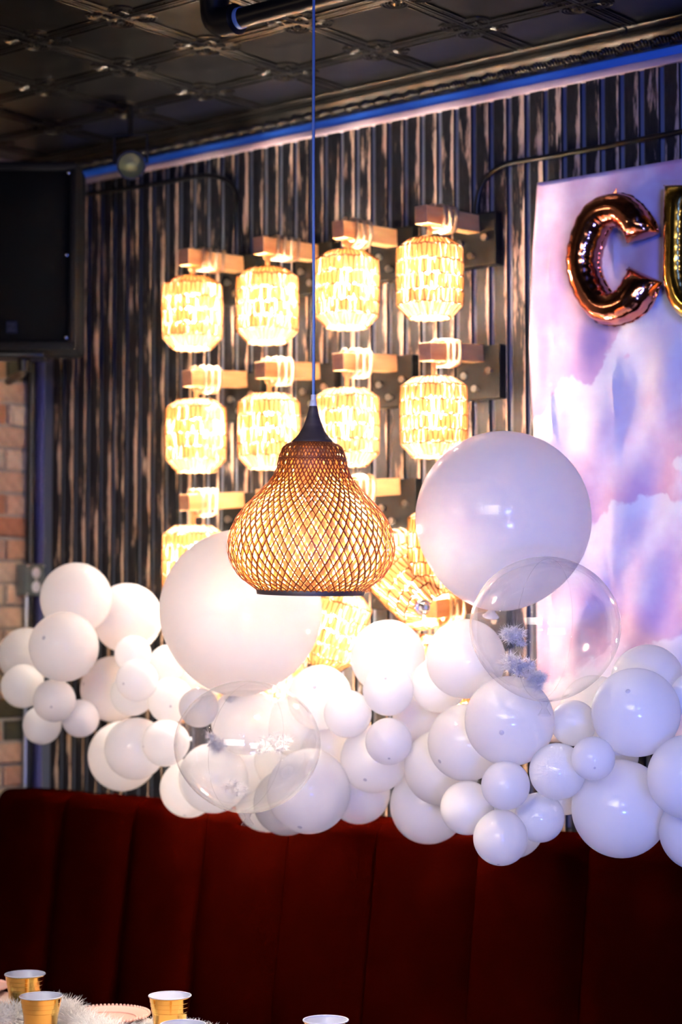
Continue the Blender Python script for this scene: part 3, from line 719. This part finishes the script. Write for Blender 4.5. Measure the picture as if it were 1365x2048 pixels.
# name: px, py, radius px, distance from wall, tip pixel offset (fraction of radius) or None, label
BAL = [
 (152, 1197, 72, 0.556, None, 'white balloon at the top left of the garland, right of the grey utility box'),
 (255, 1236, 70, 0.395, None, 'white balloon between the topmost left balloon and the large left balloon'),
 (54, 1312, 57, 0.423, None, 'white balloon in front of the brick wall, partly cut by the left picture edge'),
 (128, 1294, 70, 0.656, (-.45, -.32), 'white balloon overlapping the topmost left balloon from below'),
 (46, 1372, 44, 0.502, None, 'smaller white balloon at the left edge, below the one before the bricks'),
 (109, 1401, 43, 0.594, (0, .2), 'small round white balloon fronting the left end of the garland'),
 (84, 1450, 39, 0.500, None, 'lowest small white balloon at the far left, over the corner conduit'),
 (161, 1437, 38, 0.507, None, 'small white balloon right of the lowest far-left one, before the slats'),
 (227, 1378, 66, 0.399, (-.85, -.2), 'mid-size white balloon half covered by a small knot-marked balloon, left part'),
 (266, 1308, 37, 0.552, None, 'small white balloon just under the gap beside the large left balloon'),
 (265, 1388, 44, 0.525, None, 'small white balloon directly beneath the knot-marked one on the left'),
 (274, 1361, 42, 0.595, (-.55, .08), 'small white balloon with a dark tip dot, left part of the garland'),
 (335, 1328, 38, 0.476, None, 'small glowing white balloon touching the large left balloon\'s left side'),
 (341, 1401, 46, 0.507, (.1, .15), 'white balloon with a grey tip dot between the left cluster and clear balloon'),
 (397, 1368, 45, 0.394, None, 'white balloon tucked behind the lower left of the large left balloon'),
 (246, 1512, 70, 0.431, None, 'shadowed white balloon hanging lowest over the left slats'),
 (271, 1497, 62, 0.519, None, 'white balloon in front of the shadowed lowest left one'),
 (331, 1486, 47, 0.552, (-.9, .1), 'greyish small balloon against the left side of the left clear balloon'),
 (378, 1577, 58, 0.474, (-.1, .85), 'white balloon at the lower left behind the left clear balloon'),
 (427, 1556, 70, 0.532, None, 'white balloon seen through the lower left of the left clear balloon'),
 (535, 1599, 65, 0.396, None, 'white balloon peeking under the left clear balloon, left of two'),
 (573, 1605, 66, 0.509, None, 'white balloon peeking under the left clear balloon, right of two'),
 (618, 1583, 84, 0.594, (-.2, .75), 'biggest white balloon hanging over the bench right of left clear balloon'),
 (490, 1442, 68, 0.512, None, 'white balloon seen through the middle of the left clear balloon'),
 (398, 1415, 40, 0.621, None, 'small balloon seen through the upper left of the left clear balloon'),
 (640, 1395, 65, 0.488, (-.15, -.4), 'glowing white balloon beneath the leaning lowest drum lamp'),
 (777, 1315, 75, 0.450, None, 'blown-out white balloon directly under the sideways drum lamp'),
 (696, 1428, 48, 0.556, None, 'left of the three small balloons in the bright middle'),
 (777, 1381, 51, 0.550, (-.12, -.55), 'top of the three small balloons in the bright middle, dot near top'),
 (778, 1483, 47, 0.574, (0, .63), 'bottom of the three small balloons in the bright middle, dot near base'),
 (749, 1518, 68, 0.482, (-.28, .5), 'white balloon behind the bottom one of the three small balloons'),
 (718, 1585, 63, 0.415, None, 'lower middle white balloon with its base over the bench top'),
 (857, 1611, 77, 0.392, None, 'wide white balloon hanging over the bench, right of middle'),
 (845, 1440, 60, 0.390, None, 'white balloon filling the gap right of the three small balloons'),
 (655, 1490, 60, 0.412, None, 'white balloon filling the gap right behind the left clear balloon'),
 (878, 1370, 55, 0.457, None, 'white balloon half hidden behind the one under the big right balloon'),
 (932, 1318, 80, 0.518, None, 'white balloon between the big right balloon and the right clear balloon'),
 (884, 1535, 76, 0.479, None, 'white balloon above the wide one that hangs over the bench'),
 (933, 1485, 77, 0.559, (-.72, .42), 'white balloon with a tip dot at its lower left, centre right'),
 (1020, 1442, 90, 0.618, (-.26, .15), 'large lavender-tinged balloon with a tip dot under the right clear balloon'),
 (1012, 1571, 49, 0.666, None, 'small violet-tinged balloon under the large one with the tip dot'),
 (935, 1616, 54, 0.597, None, 'small violet-tinged balloon at the lower left of the right cluster'),
 (1022, 1647, 70, 0.478, None, 'pale balloon behind the lowest pointed small balloon'),
 (1002, 1676, 55, 0.640, (-.12, .88), 'lowest small balloon of the garland, hanging before the bench'),
 (1080, 1635, 50, 0.549, None, 'small blue-tinged balloon right of the lowest one'),
 (1116, 1543, 57, 0.611, None, 'blue-violet balloon in the middle of the right cluster'),
 (1148, 1446, 46, 0.518, None, 'small blue balloon just below the right clear balloon'),
 (1187, 1517, 44, 0.662, (-.05, .3), 'small balloon with a bright lower side, right cluster front'),
 (1273, 1425, 89, 0.586, (-.3, -.55), 'large balloon with a blue shaded patch at the right'),
 (1297, 1362, 73, 0.447, None, 'greyish balloon rising behind the large blue-patched one'),
 (1387, 1390, 45, 0.480, None, 'balloon cut by the right edge beside the large blue-patched one'),
 (1242, 1617, 98, 0.507, None, 'largest blue-violet balloon low on the right over the bench'),
 (1379, 1555, 84, 0.612, None, 'blue-violet balloon cut by the right picture edge, upper of two'),
 (1397, 1663, 78, 0.513, None, 'blue balloon cut by the right picture edge, lowest there'),
 (1130, 1580, 50, 0.461, None, 'yellowish balloon showing in the gap over the bench, right cluster'),
 (1190, 1420, 70, 0.404, None, 'cream balloon showing in the gap under the right clear balloon'),
 (588, 1452, 60, .450, None, 'white balloon seen through the right side of the left clear balloon'),
 (497, 1548, 60, .430, None, 'white balloon seen through the bottom of the left clear balloon'),
 (560, 1525, 52, .420, None, 'white balloon deep behind the lower right of the left clear balloon'),
 (1232, 1512, 46, .430, None, 'cream balloon tucked in the dark gap above the largest blue-violet balloon'),
]
def balloon(px, py, rp, off, tip, label, group=G, sc=(1, 1, 1)):
    p = wall(px, py, off); r = rp * depth(p) / F
    if tip: a, b = tip
    else:
        an = random.uniform(0, 6.28); a, b = .7 * math.cos(an), .7 * math.sin(an)
    d = (RIGHT * a - UP * b - FWD * math.sqrt(max(.02, 1 - a * a - b * b))).normalized()
    o = obj('balloon', balloon_me, M['latex'], None, p, d.to_track_quat('Z', 'Y').to_euler(), (r * sc[0], r * sc[1], r * sc[2]))
    tag(o, label, 'balloon', group)
    if tip and b > -.9: obj('tip', tip_me, M['tip'], o)
    obj('knot', knot_me, M['latex'], o)
    return o
for b_ in BAL: balloon(*b_)
BIG = 'oversized white balloons'
balloon(482, 1222, 163, 0.600, (.1, -.96), 'oversized white balloon on the left, behind the wicker pendant', BIG)
balloon(1007, 1038, 176, 0.500, (.1, -.96), 'oversized white balloon on the right, before the tapestry edge', BIG)

cl_me = MB().lathe(bp_[::1], 64).mesh('clear_balloon')
def tuft(c, r, n, rnd):
    mb = MB(); cs = [Vector((rnd.gauss(0, .35), rnd.gauss(0, .35), rnd.gauss(0, .25))) * r for _ in range(9)]
    for _ in range(n):
        c0 = rnd.choice(cs); d = Vector((rnd.gauss(0, 1), rnd.gauss(0, 1), rnd.gauss(0, .8))).normalized(); l = r * rnd.uniform(.2, .62)
        s_ = d.orthogonal().normalized() * r * .010
        q1 = c0 + d * l * .5 + Vector((rnd.uniform(-1, 1), rnd.uniform(-1, 1), rnd.uniform(-1, 1))) * r * .12
        e_ = c0 + d * l + Vector((rnd.uniform(-1, 1), rnd.uniform(-1, 1), rnd.uniform(-1, 1))) * r * .16
        mb.add([c0 - s_, c0 + s_, q1 + s_, e_, q1 - s_], [(0, 1, 2, 3, 4)])
    return mb
def clear_balloon(px, py, rx, ry, off, label, tufts):
    p = wall(px, py, off); k_ = depth(p) / F
    o = obj('clear_balloon', cl_me, M['clear'], None, p, (R(8), 0, YAW), (rx * k_, rx * k_, ry * k_))
    tag(o, label, 'balloon', 'clear bubble balloons')
    obj('seam', MB().tube([(1.001 * math.cos(a), 0, 1.0 * math.sin(a)) for a in [2 * math.pi * i / 80 for i in range(80)]], .0035, 5, True), M['clear'], o, (0, 0, -.03), (0, 0, R(62)))
    obj('neck', MB().lathe([(.10, -1.045), (.05, -1.10), (.03, -1.16), (.06, -1.22), (.09, -1.27)], 16), M['clear'], o)
    rd = random.Random(int(px))
    for (x_, y_, z_, r_) in tufts:
        t = obj('feather_tuft', tuft((0, 0, 0), r_, 1500, rd).mesh('feather_tuft', False), M['feather'], o, (x_, y_, z_)); t['kind'] = 'stuff'
    return o
clear_balloon(495, 1490, 147, 128, 0.805, 'clear bubble balloon with grey feathers on the left, below the large balloon', [(.45, -.3, .12, .20), (.28, -.45, .08, .15), (-.42, -.2, .05, .22), (-.15, -.1, -.62, .22)])
clear_balloon(1091, 1254, 151, 141, 0.700, 'clear bubble balloon with feathers at the right, before the tapestry', [(-.35, -.2, -.5, .30), (-.45, -.25, -.1, .22), (-.1, -.2, -.72, .25)])

# ================================================================== TABLE WITH CUPS, PLATES AND FUR RUNNER
ZT = .755
tab = empty('table', (-2.9, -1.36, 0), 'party table with blush cloth in the bottom left corner', 'table')
obj('tabletop', MB().box((-1.0, -.40, ZT - .035), (1.0, .40, ZT - .004), bev=.004), M['darkwood'], tab)
cl = MB(); NX, NY = 60, 26
hw_, hd_ = 1.004, .404
ring = []
for i in range(240):
    t = i / 240 * 4; s = int(t); f = t - s
    P_ = [(-1, -1), (1, -1), (1, 1), (-1, 1), (-1, -1)]
    ring.append(((P_[s][0] + (P_[s + 1][0] - P_[s][0]) * f) * hw_, (P_[s][1] + (P_[s + 1][1] - P_[s][1]) * f) * hd_))
cl.v = [(x, y, ZT) for x, y in ring]
for lv, dz in enumerate((.008, .10, .26)):
    for i, (x, y) in enumerate(ring):
        g = .004 + (.012 + .016 * math.sin(i * .55)) * lv / 2
        cl.v.append((x * (1 + g / hw_), y * (1 + g / hd_), ZT - dz))
cl.f = [tuple(range(240))] + [(lv * 240 + i, lv * 240 + (i + 1) % 240, (lv + 1) * 240 + (i + 1) % 240, (lv + 1) * 240 + i) for lv in range(3) for i in range(240)]
obj('tablecloth', cl.mesh('tablecloth', True, 50), M['cloth'], tab)
for sx_ in (-.92, .92):
    for sy_ in (-.33, .33): obj('leg', MB().tube([(sx_, sy_, 0), (sx_, sy_, ZT - .036)], .02, 10), M['blackmetal'], tab)
cup_out = MB().lathe([(.001, 0), (.026, 0), (.028, .002), (.0345, .066), (.0352, .067), (.0352, .070), (.0362, .071), (.0368, .079), (.0378, .080), (.0384, .088), (.0394, .089), (.0400, .097), (.0415, .098), (.0425, .0995), (.0415, .101)], 40).mesh('cup', True, 35)
cup_in = MB().lathe([(.0408, .1005), (.0392, .097), (.0338, .066), (.0272, .004), (.001, .004)], 40).mesh('lining')
rim_me = MB().tube([(.0414 * math.cos(a), .0414 * math.sin(a), .1005) for a in [2 * math.pi * i / 48 for i in range(48)]], .0013, 6, True).mesh('rim')
for px, py, lab in ((50, 1948, 'gold plastic cup with white lining, farthest left on the table'), (82, 1992, 'gold plastic cup standing in front of the white fur, left side'),
                    (340, 1991, 'gold plastic cup right of the pink plate'), (366, 2049, 'gold plastic cup showing only its rim below the cup by the plate'), (652, 2040, 'gold plastic cup rim alone at the bottom centre')):
    p = zpl(px, py, ZT + .101)
    c_ = tag(obj('cup', cup_out, M['gold'], None, (p.x, p.y, ZT + .0005), (0, 0, random.uniform(0, 6))), lab, 'cup', 'gold plastic cups on the table')
    obj('lining', cup_in, M['cupin'], c_); obj('rim', rim_me, M['cupin'], c_)
pl = [(.001, .004), (.052, .004), (.058, .006), (.072, .012), (.084, .0165), (.0855, .0155), (.072, .009), (.058, .002), (.05, 0), (.001, 0)]
plate_m = MB().lathe(pl, 56).mesh('plate', True, 50)
beads = MB()
for i in range(64): beads.ball((.086 * math.cos(i * 2 * math.pi / 64), .086 * math.sin(i * 2 * math.pi / 64), .0168), .0034, 6, 4)
beads_me = beads.mesh('beaded_edge')
well = MB().tube([(.060 * math.cos(a), .060 * math.sin(a), .008) for a in [2 * math.pi * i / 48 for i in range(48)]], .0016, 6, True).mesh('well_ring')
for px, py, lab in ((216, 2032, 'blush pink plate with beaded rim between the gold cups'), (-62, 1977, 'blush pink plate just entering at the left edge')):
    p = zpl(px, py, ZT + .012)
    o = tag(obj('plate', plate_m, M['pink'], None, (p.x, p.y, ZT + .0005)), lab, 'plate', 'beaded pink plates')
    obj('beaded_edge', beads_me, M['pink'], o); obj('well_ring', well, M['pink'], o)
def fur_runner(pts, rad, n, label):
    rd = random.Random(int(pts[0][0]) + 11); P_ = [zpl(x, y, ZT) for x, y in pts]; base = Vector((P_[0].x, P_[0].y, ZT))
    path = smoothpath([p - base for p in P_], 10)
    core = MB().tube([p + Vector((0, 0, rad * .5)) for p in path], [rad * .5] * len(path), 10)
    o = tag(obj('fur_runner', core, M['fur'], None, base + Vector((0, 0, .001))), label, 'fur')
    h = MB()
    for _ in range(n):
        c = rd.choice(path) + Vector((rd.uniform(-.01, .01), rd.uniform(-.01, .01), rad * .5))
        d = Vector((rd.gauss(0, 1), rd.gauss(0, 1), rd.gauss(.25, .9))).normalized()
        if d.z < -.25: d.z = abs(d.z)
        l = rad * rd.uniform(.8, 1.25); s = d.orthogonal().normalized() * .0007
        mid = c + d * l * .6 + Vector((rd.uniform(-1, 1), rd.uniform(-1, 1), -.3)) * .006; end = c + d * l + Vector((rd.uniform(-1, 1), rd.uniform(-1, 1), -.5)) * .012
        for q_ in (mid, end): q_.z = max(q_.z, .002)
        h.add([c - s, c + s, mid + s, end, mid - s], [(0, 1, 2, 3, 4)])
    f_ = obj('fur_strands', h.mesh('fur_strands', False), M['fur'], o); f_['kind'] = 'stuff'
fur_runner([(-80, 2052), (20, 2058), (115, 2046), (160, 2075), (230, 2100)], .042, 9000, 'white fluffy fur runner heaped around the cups at left')
fur_runner([(300, 2085), (372, 2086), (470, 2110)], .034, 4000, 'white fluffy fur runner scrap below the right-hand cup')
